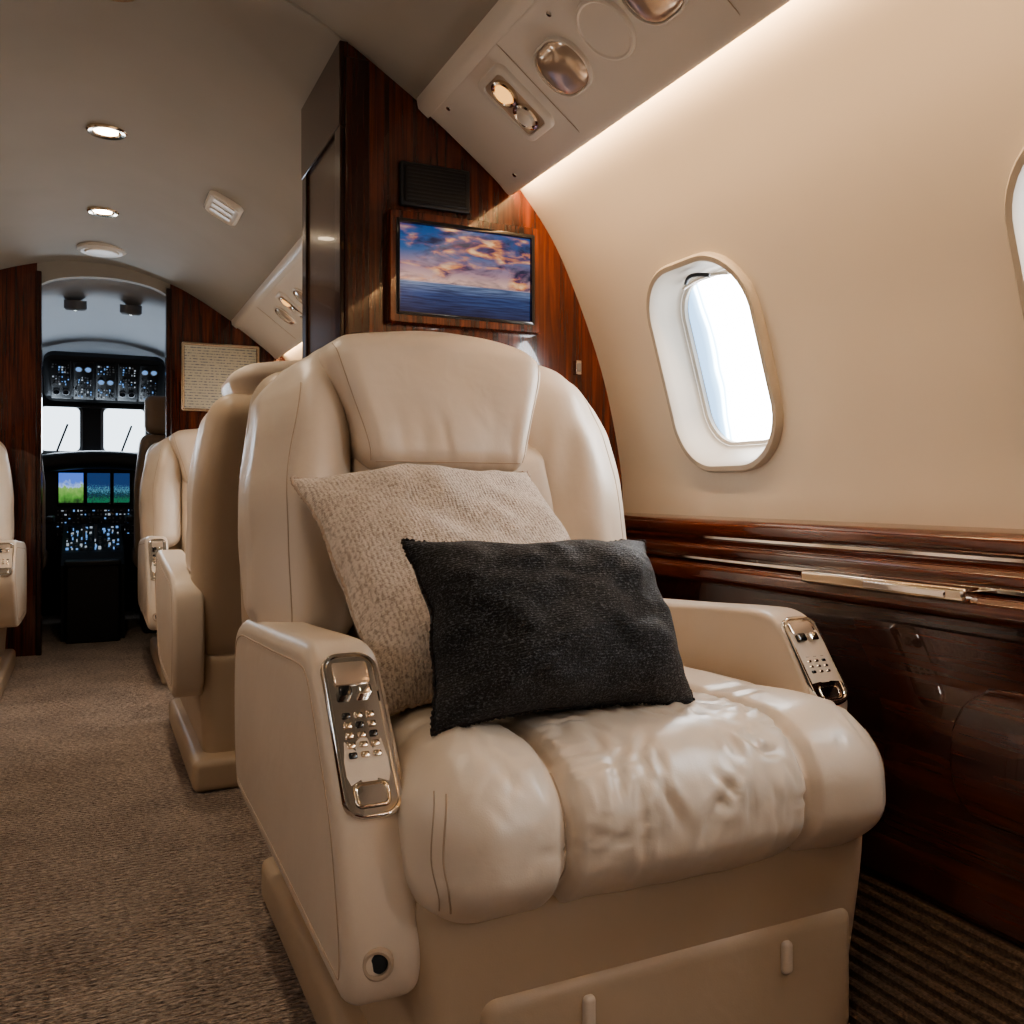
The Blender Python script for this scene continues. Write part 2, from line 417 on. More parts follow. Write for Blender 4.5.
psu('overhead_service_panel',-1,Y0,4.91,base_items+fwd)
# cove LED lights
def cove(s,y0,y1,power):
    L=bpy.data.lights.new('cove_light','AREA');L.shape='RECTANGLE';L.size=(y1-y0);L.size_y=.010;L.energy=power;L.color=(1.0,.68,.40)
    o=bpy.data.objects.new('cove_light_strip',L)
    d=Vector((s*.50,0,-.80)).normalized()
    X=Vector((0,1,0));Z=-d;Yv=Z.cross(X)
    o.matrix_world=Mat(X,Yv,Z,(s*.9025,(y0+y1)/2,1.538));link(o)
cove(1,-1.8,1.93,23);cove(1,2.36,4.85,11);cove(-1,-1.8,4.85,14)
# ------------------------------------------------------------------ ledge and side panels
def ledge(s):
    e=empty('side_ledge')
    P=[(1.235,.742),(1.205,.744),(1.178,.738),(1.168,.728),(1.168,.712),(1.176,.704),(1.176,.692),(1.150,.688),(1.140,.680),(1.140,.668),(1.148,.661),(1.150,.654),(1.122,.650),(1.112,.642),(1.110,.628),(1.116,.616),(1.140,.610),(1.165,.606),(1.235,.60)]
    o=extrude('rail',[(s*x,Y0,z) for x,z in P],(0,1.945-Y0,0),M_woodY,e,sharp=60)
    bevel(o,.003,2,25)
    o=extrude('rail_forward',[(s*x,2.335,z) for x,z in P],(0,4.91-2.335,0),M_woodY,e,sharp=60)
    bevel(o,.003,2,25)
    extrude('metal_inlay',[(s*x,Y0,z) for x,z in [(1.1775,.7035),(1.1735,.7035),(1.1735,.6985),(1.1775,.6985)]],(0,1.94-Y0,0),M_chrome,e,smooth=False)
    bevel(extrude('metal_strip',[(s*x,Y0,z) for x,z in [(1.150,.6655),(1.1405,.6625),(1.1405,.656),(1.150,.6535)]],(0,1.94-Y0,0),M_chrome,e,sharp=60),.001,2,40)
    for y in (1.03,.05,-.9):
        o=box('latch_plate',(min(s*1.104,s*1.146),y-.16,.642),(max(s*1.104,s*1.146),y+.16,.662),M_gold,e,.005)
        o=box('latch_insert',(min(s*1.102,s*1.12),y-.13,.646),(max(s*1.102,s*1.12),y+.02,.657),M_chrome,e,.002)
    return e
ledge(1);ledge(-1)
def side_panel(name,s):
    P=[(1.165,.612),(1.158,.58),(1.150,.45),(1.120,.30),(1.085,.218),(1.10,.20),(1.27,.20),(1.27,.612)]
    e=empty(name)
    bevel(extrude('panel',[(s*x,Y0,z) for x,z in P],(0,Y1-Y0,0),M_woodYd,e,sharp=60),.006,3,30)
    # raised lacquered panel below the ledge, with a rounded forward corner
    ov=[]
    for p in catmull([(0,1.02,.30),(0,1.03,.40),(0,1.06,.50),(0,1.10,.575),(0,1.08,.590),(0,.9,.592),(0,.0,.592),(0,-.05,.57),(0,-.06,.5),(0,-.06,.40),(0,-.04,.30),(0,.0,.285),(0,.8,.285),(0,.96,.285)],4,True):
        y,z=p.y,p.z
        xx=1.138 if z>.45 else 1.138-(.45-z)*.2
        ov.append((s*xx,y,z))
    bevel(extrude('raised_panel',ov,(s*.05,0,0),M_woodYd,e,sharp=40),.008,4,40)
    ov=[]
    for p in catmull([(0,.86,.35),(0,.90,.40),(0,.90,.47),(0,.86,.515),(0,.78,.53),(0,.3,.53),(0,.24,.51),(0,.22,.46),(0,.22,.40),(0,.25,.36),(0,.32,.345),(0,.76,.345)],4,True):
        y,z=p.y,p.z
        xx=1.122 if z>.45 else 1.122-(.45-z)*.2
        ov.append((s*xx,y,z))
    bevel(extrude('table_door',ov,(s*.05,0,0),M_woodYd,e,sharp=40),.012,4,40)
    return e
side_panel('wall_lower_right',1);side_panel('wall_lower_left',-1)
def dado(name,s):
    pts=[];a=Vector((1.09,0,.205));b=Vector((.93,0,.012));n=14
    nr=Vector((-(a-b).z,0,(a-b).x)).normalized()
    for i in range(n):
        for f,o in ((.0,0),(.25,.006),(.55,.006),(.8,0)):
            p=a.lerp(b,(i+f)/n)+nr*o*(1);pts.append(p)
    pts.append(b)
    pts+= [Vector((.925,0,0)),Vector((1.25,0,0)),Vector((1.25,0,.205))]
    extrude(name,[(s*p.x,Y0,p.z) for p in pts],(0,Y1-Y0,0),M_rib,smooth=False)
dado('trim_3',1);dado('trim_4',-1)
# ------------------------------------------------------------------ closet behind the main seat
e=empty('closet')
sec=[(.509,0.0)]+[(.509,1.788)]+[(p.x,p.z) for p in half[::-1] if .515<p.x<.69][::1]
sec+=[(p.x,p.z) for p in WP[::-1] if p.z<1.66]
sec+=[(1.222,.62),(1.15,.55),(1.10,.25),(.99,.05),(.97,0)]
o=extrude('carcass',[(x,1.95,z) for x,z in sec],(0,.38,0),M_woodV,e,sharp=40)
box('side_frame_front',(.496,1.945,.01),(.512,1.995,1.775),M_woodVd,e,.003)
box('side_frame_rear',(.496,2.29,.01),(.512,2.335,1.775),M_woodVd,e,.003)
box('side_header',(.494,1.942,1.60),(.514,2.338,1.785),M_woodVd,e,.003)
box('side_panel_inset',(.502,1.995,.1),(.510,2.29,1.60),M_closetpanel,e,.002)
box('side_kick',(.496,1.99,.01),(.512,2.30,.12),M_woodVd,e,.003)
box('front_stile',(.506,1.934,.01),(.560,1.952,1.750),M_woodVd,e,.004)
# monitor
e=empty('wall_monitor')
mx0,mx1,mz0,mz1=.626,.952,1.201,1.399
M=Mat((1,0,0),(0,0,1),(0,-1,0),((mx0+mx1)/2,1.95,(mz0+mz1)/2))
W,H=mx1-mx0,mz1-mz0
loft('bezel',[(W+.052,H+.058,.008,-.002),(W+.052,H+.058,.008,.020),(W+.044,H+.050,.006,.028),(W+.006,H+.006,.003,.028),(W-.002,H-.002,.002,.021)],M,M_woodV,e,n=4)
loft('inner_frame',[(W+.018,H+.018,.003,.0283),(W+.016,H+.016,.003,.0295),(W+.002,H+.002,.002,.0295),(W-.001,H-.001,.002,.024)],M,M_gloss,e,n=4)
sc=mesh_obj('screen',[(mx0,1.928,mz0),(mx1,1.928,mz0),(mx1,1.928,mz1),(mx0,1.928,mz1)],[(0,1,2,3)],M_screen,e,smooth=False)
box('screen_back',(mx0-.005,1.930,mz0-.005),(mx1+.005,1.949,mz1+.005),M_black,e,.001)
e=empty('bulkhead_speaker_panel')
box('panel',(.632,1.936,1.442),(.80,1.949,1.542),M_dgrey,e,.004)
box('face',(.640,1.932,1.450),(.792,1.938,1.534),M_black,e,.003)
for i in range(9): box('grille_bar',(.646,1.9305,1.456+.0085*i),(.786,1.9335,1.459+.0085*i),M_dgrey,e,0)
e=empty('wall_switch');box('plate',(1.085,1.94,1.085),(1.10,1.949,1.12),M_chrome,e,.002);box('rocker',(1.088,1.936,1.092),(1.097,1.942,1.113),M_grey,e,.002)
# ------------------------------------------------------------------ SEAT
REC=.22
BX,BS=-.026,.945
HX=-.064
def recl(p):
    t=sm((p.z-.74)/.36)
    p.x*=(1-.11*t)*BS
    p.x+=BX
    p.y+=(p.z-.5)*REC
    return p
def bx(x): return x*BS+BX
rc=random.Random(12)
CRE=[]
for i in range(96):
    x0=rc.uniform(-.16,.16) if i<70 else rc.choice((-1,1))*rc.uniform(.19,.31)
    kind=rc.random()
    if kind<.5: s0=rc.uniform(-.13,.02);ang=rc.gauss(0,.45);ln_=rc.uniform(.03,.08)
    elif kind<.8: s0=rc.uniform(.0,.22);ang=rc.gauss(0,.7);ln_=rc.uniform(.03,.07)
    else: s0=rc.uniform(-.13,.2);ang=math.pi/2+rc.gauss(0,.4);ln_=rc.uniform(.02,.05)
    sc_=1 if i<70 else .55
    CRE.append((x0,s0,math.sin(ang),math.cos(ang),ln_,rc.uniform(.0016,.0044)*sc_,rc.uniform(.0045,.009)))
for i in range(9):
    for sg in (-1,1):
        CRE.append((sg*rc.uniform(.135,.165),rc.uniform(-.12,.25),.95,rc.uniform(-.35,.35),rc.uniform(.02,.045),rc.uniform(.002,.0045),rc.uniform(.004,.007)))
def build_seat(name):
    e=empty(name);L=M_leather
    def basedef(p):
        t=sm((.34-p.z)/.3);p.x*=1-.05*t
        p.y+=.02*t if p.y<.3 else 0
        return p
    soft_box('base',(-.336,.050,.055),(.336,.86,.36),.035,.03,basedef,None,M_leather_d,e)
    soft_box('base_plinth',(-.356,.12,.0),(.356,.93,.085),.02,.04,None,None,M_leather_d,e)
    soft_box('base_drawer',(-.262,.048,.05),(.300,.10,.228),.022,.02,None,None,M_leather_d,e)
    for x in (-.125,.175):
        soft_box('drawer_pull',(x-.008,.040,.162),(x+.008,.060,.205),.006,.01,None,None,M_leather,e)
    def cdef(p):
        f=sm((.30-p.y)/.30)
        top=(p.z-.30)/.205
        sec=abs(p.x)
        puff=.014*max(0,math.cos(min(1,sec/.17)*math.pi/2))**.5 if sec<.17 else .015*math.sin(math.pi*min(1,(sec-.17)/.165))
        tt=sm((top-.25)/.75)
        fy=1-sm((p.y-.10)/.08)
        p.y-=fy*puff*1.0*math.sin(math.pi*max(0,min(1,top)))
        p.y+=fy*.022*sm((.40-top)/.40)
        p.z+=puff*tt*(.5+.5*f)
        p.z+=-.012*(1-f)
        p.z-=.014*sm((.16-p.y)/.16)*tt
        p.x*=1+.035*f
        return p
    def ridge(v): return 1-min(1,abs(noise.noise(v))*2.4)
    def cdisp(p,n):
        d=0
        sec=abs(p.x)
        s_=p.y+(p.z-.5)
        d-=.017*gauss(sec-.174,.009)*sm((p.z-.295)/.04)
        d-=.005*gauss(p.y-.235-.02*math.cos(p.x*9),.012)*sm((p.z-.42)/.05)
        msk=sm((p.z-.325)/.05)*sm((.50-p.y)/.1)
        if msk>0:
            wob=.012*noise.noise(Vector((p.x*12,s_*12,2)));q=0
            for (x0,s0,sx,cx,ln_,dp,wd_) in CRE:
                dx=p.x-x0;ds=s_-s0
                al=dx*sx+ds*cx
                if abs(al)>ln_: continue
                pe=dx*cx-ds*sx+wob
                if abs(pe)>4.5*wd_: continue
                u=1-abs(al)/ln_
                q+=sm(u)*dp*(-1.0*gauss(pe,wd_)+.55*gauss(abs(pe)-1.7*wd_,wd_))
            d+=msk*max(-.007,min(.006,q))
        d+=.005*noise.noise(Vector((p.x*9,s_*6,1.3)))+.0025*noise.noise(Vector((p.x*19,s_*14,4.3)))*(.4+.6*sm((.19-sec)/.04))
        return d
    cu=soft_box('seat_cushion',(-.335,.0,.298),(.335,.64,.507),.088,.0065,cdef,cdisp,M_leather_w,e,k=13)
    for s in (-1,1):
        seam('cushion_seam',cu,[(s*.174,y,.7) for y in [.09+.012*i for i in range(42)]],(0,0,-1),.0018,M_threadl,e,0)
        seam('cushion_seam',cu,[(s*.174,-.3,z) for z in [.345+.006*i for i in range(22)]],(0,1,0),.0018,M_threadl,e,0)
        arc_=[(s*(.306+.012*math.sin(math.pi*i/22)),-.3,.345+.006*i) for i in range(22)]
        seam('side_piping',cu,arc_,(0,1,0),.0012,M_thread,e,.2)
        seam('side_piping',cu,[(x+s*.009,y,z) for x,y,z in arc_],(0,1,0),.0009,M_thread,e,.2)
    shell=soft_box('back_shell',(-.400,.74,.30),(.400,.89,1.035),.07,.02,recl,None,M_leather_d,e,k=6)
    soft_box('lumbar_cushion',(-.215,.60,.44),(.215,.78,.90),.05,.014,recl,lambda p,n:.004*noise.noise(p*9),L,e,k=6)
    def wdisp(p,n):
        return .004*noise.noise(p*8)+.003*noise.noise(Vector((p.x*22,p.y*22,p.z*9)))
    for s in (-1,1):
        xi=.215 if s<0 else .140
        def wd(p,s=s,xi=xi):
            a=(abs(p.x)-xi)/(.402-xi)
            fy=1-sm((p.y-.60)/.14)
            p.y+=fy*(.030*(1-sm(a*1.6))+.050*sm((a-.5)/.5))
            top=sm((p.z-.88)/.18)
            p.y+=fy*.03*sm((p.z-.9)/.16)
            p.z-=.058*top*sm((a-.15)/.85)
            return recl(p)
        lo=(xi,.575,.53);hi=(.402,.87,1.072)
        if s<0: lo,hi=(-.402,.575,.53),(-xi,.87,1.072)
        w=soft_box('wing_left' if s<0 else 'wing_right',lo,hi,.070,.012,wd,wdisp,L,e,k=8)
        seam('wing_seam',w,[(bx(s*(.350-.05*sm((z-.78)/.3))),.2,z) for z in [.56+.01*i for i in range(44)]],(0,1,0),.0011,M_thread,e,.2)
    def hd(p):
        t=(p.z-.830)/.268
        wv=(.160+.056*sm(t*1.05))/.20
        p.x*=wv
        p.y+=-.014*math.sin(math.pi*max(0,min(1,t)))
        p.z-= .026*(abs(p.x)/.21)**2.5*sm((t-.4)/.6)
        p.y+=(p.z-.5)*REC
        p.x+=HX
        return p
    def hdisp(p,n):
        f=sm((.98-p.z)/.12)
        return .005*noise.noise(Vector((p.x*9,p.y*9,p.z*9)))-.0035*f*sm(ridge(Vector((p.x*16+p.z*6,p.z*6,3)))*1.2-.5)
    hr=soft_box('headrest',(-.20,.565,.830),(.20,.86,1.098),.045,.008,hd,hdisp,L,e,k=8)
    for s in (-1,1):
        seam('headrest_piping',hr,[(HX+s*(.146+.056*sm((z-.830)/.255)),.2,z) for z in [.852+.01*i for i in range(22)]],(0,1,0),.0011,M_thread,e,.2)
    seam('headrest_piping',hr,[(HX+x*.01,.2,.850) for x in range(-14,15)],(0,1,0),.0011,M_thread,e,.2)
    # arms
    rear=[(0,.30,.603),(0,.265,.603),(0,.225,.583)]
    apL=catmull([(0,.80,.568),(0,.66,.580),(0,.48,.592),(0,.33,.603),(0,.265,.603),(0,.225,.583),(0,.165,.515),(0,.110,.445),(0,.078,.370),(0,.060,.305),(0,.062,.262),(0,.085,.238),(0,.15,.236),(0,.50,.24),(0,.80,.24),(0,.865,.26),(0,.895,.33),(0,.90,.44),(0,.875,.53)],5,True)
    apR=catmull([(0,.80,.568),(0,.66,.580),(0,.48,.592),(0,.33,.603),(0,.265,.603),(0,.225,.583),(0,.190,.540),(0,.160,.490),(0,.160,.450),(0,.19,.405),(0,.25,.340),(0,.30,.285),(0,.40,.25),(0,.80,.24),(0,.865,.26),(0,.895,.33),(0,.90,.44),(0,.875,.53)],5,True)
    for s in (-1,1):
        ap=apL if s<0 else apR
        x0,x1=(.322,.412) if s<0 else (.322,.402)
        o=extrude('arm_left' if s<0 else 'arm_right',[(s*x0,p.y,p.z) for p in ap],(s*(x1-x0),0,0),L,e,sharp=180)
        m=o.modifiers.new('b','BEVEL');m.width=.026;m.segments=6;m.limit_method='ANGLE';m.angle_limit=math.radians(60)
        n_=len(ap);ip=[]
        for i,p in enumerate(ap):
            tg=(ap[(i+2)%n_]-ap[(i-2)%n_]).normalized();nn=Vector((0,-tg.z,tg.y))
            ip.append(p+nn*.030)
        ip2=[q for q in ip if min((q-p).length for p in ap)>.0285]
        tube('arm_piping',[(s*(x1+.0001),p.y,p.z) for p in ip2],.0010,M_thread,e,cyclic=True)
        if s<0: A=Vector((0,.238,.596));B=Vector((0,.100,.428));cx=.367
        else: A=Vector((0,.240,.597));B=Vector((0,.150,.472));cx=.362
        T=(A-B).normalized();N=Vector((0,-T.z,T.y))
        ctr=(A+B)/2+N*(.0045 if s<0 else .004);ctr.x=s*cx
        M=Mat((1,0,0),T,N,ctr)
        e2=e
        h=(A-B).length*.97
        kk=h/.211
        loft('control_bezel',[(.070,h,.024,-.012),(.070,h,.024,.003),(.066,h-.004,.022,.0055),(.060,h-.010,.019,.0055),(.057,h-.013,.018,.001)],M,M_chrome,e2,bend=-.25,n=8)
        loft('control_plate',[(.0575,h-.0125,.018,.0022),(.02,h-.05,.008,.0022)],M,M_chrome,e2,cap1=True,bend=-.25,n=8)
        loft('handset_window',[(.044,.030*kk,.004,.001),(.044,.030*kk,.004,.0035),(.041,.027*kk,.003,.004)],M@Matrix.Translation((0,h*.5-.030*kk,0)),M_pearl,e2,cap1=True,n=3)
        loft('selector_switch',[(.016,.013,.003,.001),(.016,.013,.003,.009),(.012,.009,.002,.010)],M@Matrix.Translation((-.012,h*.5-.056*kk,0)),M_gloss,e2,cap1=True,n=3)
        loft('selector_switch',[(.016,.013,.003,.001),(.016,.013,.003,.009),(.012,.009,.002,.010)],M@Matrix.Translation((.012,h*.5-.056*kk,0)),M_chrome,e2,cap1=True,n=3)
        for i in range(3):
            for j in range(5):
                loft('button',[(.010,.0075*kk,.002,.000),(.010,.0075*kk,.002,.0030),(.0085,.006*kk,.002,.0038)],M@Matrix.Translation((-.0145+.0145*i,(.020-.0125*j)*kk,-.0005)),M_gold if (i*3+j)%4 else M_gloss,e2,cap1=True,n=3)
        loft('cup_recess',[(.042,.030*kk,.008,.0015),(.040,.028*kk,.008,.0028),(.036,.024*kk,.007,.0028),(.033,.021*kk,.006,.000)],M@Matrix.Translation((0,-h*.5+.028*kk,0)),M_gold,e2,cap1=True,n=5)
        if s<0:
            dv=Vector((-.30,-.95,.05)).normalized()
            Mk=Mat(Vector((-dv.y,dv.x,0)),Vector((0,0,1)),dv,(-.378,.060,.292))
            revolve('recline_knob',[(.0175,-.012),(.0175,.004),(.015,.006),(.012,.005),(.011,-.001)],Mk,M_threadl,e2,n=28,cap=False)
            revolve('recline_knob_core',[(.0118,-.004),(.011,.001),(.008,.003),(.002,.003)],Mk,M_dgrey,e2,n=24)
    return e
seat=build_seat('airplane_seat')
def dup(src,name):
    e=empty(name)
    for c in src.children:
        o=c.copy();o.parent=e;COL.objects.link(o)
    return e
SX=.657
seat.location=(SX,.875,0)
s2=dup(seat,'airplane_seat');s2.location=(.600,3.42,0);s2.rotation_euler=(0,0,math.pi)
s3=dup(seat,'airplane_seat');s3.location=(.62,3.80,0)
s4=dup(seat,'airplane_seat');s4.location=(-.66,3.72,0)
s5=dup(seat,'airplane_seat');s5.location=(-.66,3.2,0);s5.rotation_euler=(0,0,math.pi)
for ss in (s2,):
    for c_ in list(ss.children):
        if c_.name.startswith('headrest_piping'): bpy.data.objects.remove(c_,do_unlink=True)
        elif c_.name.startswith('headrest'): c_.scale=(1.45,1.0,1.055);c_.location=(.045,0,0)
        elif c_.name.startswith('back_shell') or c_.name.startswith('wing_') and 'seam' not in c_.name: c_.scale=(1.0,1.0,1.02)
# ------------------------------------------------------------------ pillows
def pillow(name,w,h,t,ctr,xa,ya,mat,edge,seed,conc=.085,er=.0028):
    e=empty(name);n=64
    xa=Vector(xa).normalized();ya=Vector(ya);ya=(ya-xa*ya.dot(xa)).normalized();za=xa.cross(ya)
    V=[];F=[]
    def P(i,j,s):
        u=-1+2*i/n;v=-1+2*j/n
        u=math.sin(u*math.pi/2)*.5+u*.5;v=math.sin(v*math.pi/2)*.5+v*.5
        x=u*w/2*(1-conc*(1-v*v)*u*u);y=v*h/2*(1-conc*1.1*(1-u*u)*v*v)
        th=t/2*max(0,(1-abs(u)**2.6)*(1-abs(v)**2.6))**.60
        wv=noise.noise(Vector((u*2+seed,v*2,s)))*.016+noise.noise(Vector((u*5,v*5+seed,s*2)))*.009
        z=s*(th+wv*max(0,(1-u*u)*(1-v*v))**.4)
        bend=.022*noise.noise(Vector((u*1.3+seed,v*1.3,7)))
        wob=.006*noise.noise(Vector((u*3+seed,v*3,2)))
        return Vector((x+wob,y+wob,z+bend))
    idx={}
    for s in (1,-1):
        for i in range(n+1):
            for j in range(n+1):
                bd=i in(0,n) or j in(0,n)
                k=(i,j,0 if bd else s)
                if k not in idx:
                    idx[k]=len(V);V.append(P(i,j,s))
    g=lambda i,j,s: idx[(i,j,0 if (i in(0,n) or j in(0,n)) else s)]
    for s in (1,-1):
        for i in range(n):
            for j in range(n):
                q=[g(i,j,s),g(i+1,j,s),g(i+1,j+1,s),g(i,j+1,s)]
                if s<0:q.reverse()
                F.append(q)
    o=mesh_obj('cover',V,F,mat,e)
    brd=[g(i,0,1) for i in range(n)]+[g(n,j,1) for j in range(n)]+[g(i,n,1) for i in range(n,0,-1)]+[g(0,j,1) for j in range(n,0,-1)]
    pts=[]
    for a,b in zip(brd,brd[1:]+brd[:1]):
        for f in (0,.33,.66):
            pts.append(V[a].lerp(V[b],f)+Vector([random.uniform(-.0018,.0018) for _ in range(3)]))
    tube('frayed_piping',pts,er,edge,e,cyclic=True)
    e.matrix_world=Mat(xa,ya,za,ctr)
    return e
pillow('beige_throw_pillow',.455,.485,.18,(.548,1.338,.670),(.466,.05,.002),(-.085,.35,.32),M_fbeige,M_fray,1.7,.09)
pillow('black_lumbar_pillow',.388,.250,.19,(.560,1.066,.620),(.366,.012,-.006),(-.012,.10,.21),M_fblack,M_frayb,5.2,.11,.0022)
# ------------------------------------------------------------------ forward bulkheads
def bulk(name,xs,s):
    pts=[(xs,0),(xs,1.84)]
    full=[(s*p.x,p.z) for p in half[::-1]]+[(s*p.x,p.z) for p in WP[::-1] if p.z<1.66]+[(s*1.22,0)]
    pts+= [q for q in full if (q[0]>xs if s>0 else q[0]<xs)]
    pts[1]=(xs,ceil_z(xs)-.0)
    return extrude(name,[(x,4.92,z) for x,z in pts],(0,.05,0),M_woodV,smooth=False)
bulk('wall_front',.372,1)
bulk('wall_front_left',-.232,-1)
e=empty('door_1')
box('jamb_right',(.352,4.905,0),(.378,4.985,1.83),M_woodVd,e,.005)
box('jamb_left',(-.238,4.905,0),(-.212,4.985,1.86),M_woodVd,e,.005)
hp=[(-.232,ceil_z(.232)+.01),(-.232,1.77)]+[(.07+.302*math.sin(a),1.77+.09*math.cos(a)) for a in [(-90+10*i)*math.pi/180 for i in range(19)]]+[(.372,ceil_z(.372)+.01),(.2,1.93),(0,1.94)]
extrude('header',[(x,4.925,z) for x,z in hp],(0,.05,0),M_ceil,e,smooth=False)
# placard
e=empty('framed_placard')
M=Mat((1,0,0),(0,0,1),(0,-1,0),(.62,4.915,1.385))
loft('frame',[(.39,.355,.01,0),(.39,.355,.01,.015),(.38,.345,.008,.018),(.365,.33,.005,.016),(.363,.328,.005,.008)],M,M_gold,e,n=3)
t=NT('printed_paper');g=t.n.new('ShaderNodeSeparateXYZ');t.con(t.co.outputs['Generated'],g.inputs[0])
w=t.node('ShaderNodeTexWave',Scale=7,Distortion=0,_bands_direction='Z');t.con(t.co.outputs['Generated'],w.inputs['Vector'])
nn=t.noise(t.mapping((30,1,12),'Generated'),1.5,2)
mu=t.node('ShaderNodeMath',_operation='MULTIPLY');t.con(w.outputs['Fac'],mu.inputs[0]);t.con(nn,mu.inputs[1])
t.con(t.ramp(mu.outputs[0],[(.38,(.62,.58,.46)),(.5,(.22,.24,.26))]),t.b.inputs['Base Color']);t.set(Roughness=.3);M_paper=t.m
mesh_obj('paper',[(.44,4.906,1.222),(.80,4.906,1.222),(.80,4.906,1.548),(.44,4.906,1.548)],[(0,1,2,3)],M_paper,e,smooth=False)
# ------------------------------------------------------------------ ceiling fixtures
def downlight(y,DL):
    e=empty('recessed_downlight',(0.048,y,ceil_z(.048)))
    D=Mat((1,0,0),(0,-1,0),(0,0,-1),(0,0,0))
    revolve('trim_ring',[(.060,-.002),(.060,.004),(.054,.008),(.042,.006),(.038,.001)],D,M_gold,e,cap=False)
    revolve('lamp_lens',[(.040,.0015),(.036,.002),(.002,.002)],D,M_lamp,e)
    L=bpy.data.lights.new('downlight_beam','SPOT');L.energy=DL;L.spot_size=math.radians(110);L.spot_blend=.8;L.color=(1,.84,.66);L.shadow_soft_size=.035
    o=bpy.data.objects.new('beam',L);o.location=(0,0,-.015);link(o,e)
for y,p_ in ((3.10,17),(4.0,16),(2.2,17),(1.3,6),(.4,3),(-.5,2.5),(-1.4,2.5)):downlight(y,p_)
e=empty('ceiling_speaker',(.05,4.62,ceil_z(.05)))
D=Mat((1,0,0),(0,-1,0),(0,0,-1),(0,0,0))
revolve('ring',[(.105,-.002),(.105,.012),(.09,.02),(.075,.016),(.07,.024),(.03,.03),(.004,.03)],D,M_psu,e)
e=empty('ceiling_air_vent')
p=Vector((.44,3.40,ceil_z(.44)));tg=Vector((.2,0,-.11)).normalized();nn_=Vector((-.11*1,0,-.2)).normalized()
M=Mat(tg,nn_.cross(tg),nn_,p)
loft('bezel',[(.13,.22,.03,-.004),(.128,.218,.03,.010),(.110,.20,.026,.018),(.10,.19,.022,.012)],M,M_psu,e,cap1=True)
for i in range(3):
    loft('louvre',[(.08,.03,.006,.010),(.078,.028,.006,.016)],M@Matrix.Translation((0,-.055+.055*i,0)),M_psu,e,cap1=True,n=3)
# ------------------------------------------------------------------ cockpit
def arc(y,hw,cr,zc=1.2,n=24): return [Vector((.06+hw*math.cos(math.pi*i/n),y,zc+(cr-zc)*math.sin(math.pi*i/n)**.8)) for i in range(n+1)]
A=[arc(4.97,.86,1.87),arc(5.3,.84,1.82),arc(5.6,.80,1.74),arc(5.85,.76,1.64),arc(6.0,.74,1.60),arc(6.5,.70,1.5)]
V=[];F=[]
for a in A:V+=a
m=len(A[0])
for k_ in range(len(A)-1):
    for i in range(m-1):F.append((k_*m+i,k_*m+i+1,(k_+1)*m+i+1,(k_+1)*m+i))
o=mesh_obj('cockpit_ceiling',V,F,M_cockw,recalc=False)
o.modifiers.new('s','SOLIDIFY').thickness=.02
box('cockpit_wall_right',(.88,4.97,0),(.93,6.6,1.3),M_dgrey,bv=.01)
box('cockpit_wall_left',(-.81,4.97,0),(-.76,6.6,1.3),M_dgrey,bv=.01)
box('cockpit_wall_front',(-.8,6.45,0),(.92,6.5,1.9),M_dgrey,bv=.01)
for x in (-.07,.2):
    e=empty('cockpit_map_light')
    Mk=Mat((1,0,0),(0,-1,-.2),(0,.2,-1),(x,5.28,1.79-abs(x-.06)*.15))
    revolve('ring',[(.055,-.03),(.055,.012),(.045,.022),(.032,.012)],Mk,M_grey,e,cap=False)
    revolve('lens',[(.034,.010),(.02,.022),(.002,.026)],Mk,M_chrome,e)
# windshield
e=empty('cockpit_windshield')
for x0,x1 in ((-.27,-.055),(.075,.315),(-.62,-.33),(.37,.72)):
    M=Mat((1,0,0),(0,0,1),(0,-1,0),((x0+x1)/2,6.10,1.17))
    loft('pane',[(x1-x0,.27,.03,.0),(.02,.02,.005,0)],M,M_cpane,e,cap1=True,n=4)
    loft('frame',[(x1-x0+.03,.30,.04,-.03),(x1-x0+.03,.30,.04,.012),(x1-x0+.0,.27,.03,.018),(x1-x0-.004,.266,.03,.001)],M,M_grey,e,n=4)
    tube('wiper',[((x0+x1)/2-.02,6.09,1.03),((x0+x1)/2+.04,6.09,1.20)],.006,M_black,e)
box('post',(-.8,6.11,.9),(.92,6.14,1.6),M_dgrey,e,.005)
box('sunvisor_rail',(-.3,6.04,1.30),(.36,6.07,1.32),M_black,e,.004)
def control_field(name,M,w,h,nx,ny,parent,mats,fill=.8,d=.006,seed=1):
    rnd=random.Random(seed);V=[];F=[];mi=[]
    for i in range(nx):
        for j in range(ny):
            if rnd.random()>fill:continue
            cx=-w/2+w*(i+.5)/nx+rnd.uniform(-.15,.15)*w/nx;cy=-h/2+h*(j+.5)/ny;a=w/nx*.30*rnd.uniform(.35,1.1);b=h/ny*.26*rnd.uniform(.35,1.1)
            k0=len(V)
            for z in (0,d*rnd.uniform(.5,1.6)):
                for sx,sy in ((-1,-1),(1,-1),(1,1),(-1,1)):V.append(M@Vector((cx+sx*a,cy+sy*b,z)))
            for f in ((0,1,5,4),(1,2,6,5),(2,3,7,6),(3,0,4,7),(4,5,6,7)):F.append(tuple(k0+q for q in f))
            r=rnd.random();q=0 if r<.55 else(1 if r<.8 else 2);mi+=[q]*5
    o=mesh_obj(name,V,F,mats,parent,smooth=False,recalc=False)
    for p,q in zip(o.data.polygons,mi):p.material_index=q
    return o
MM=[M_grey,M_bl,M_wh]
e=empty('cockpit_overhead_panel')
za=Vector((0,-.75,-.66)).normalized();xa=Vector((1,0,0));ya=za.cross(xa)
M=Mat(xa,ya,za,(.085,5.92,1.455))
loft('panel',[(.66,.33,.06,-.04),(.66,.33,.06,0),(.64,.31,.05,.006)],M,M_dgrey,e,cap0=True,cap1=True,n=5)
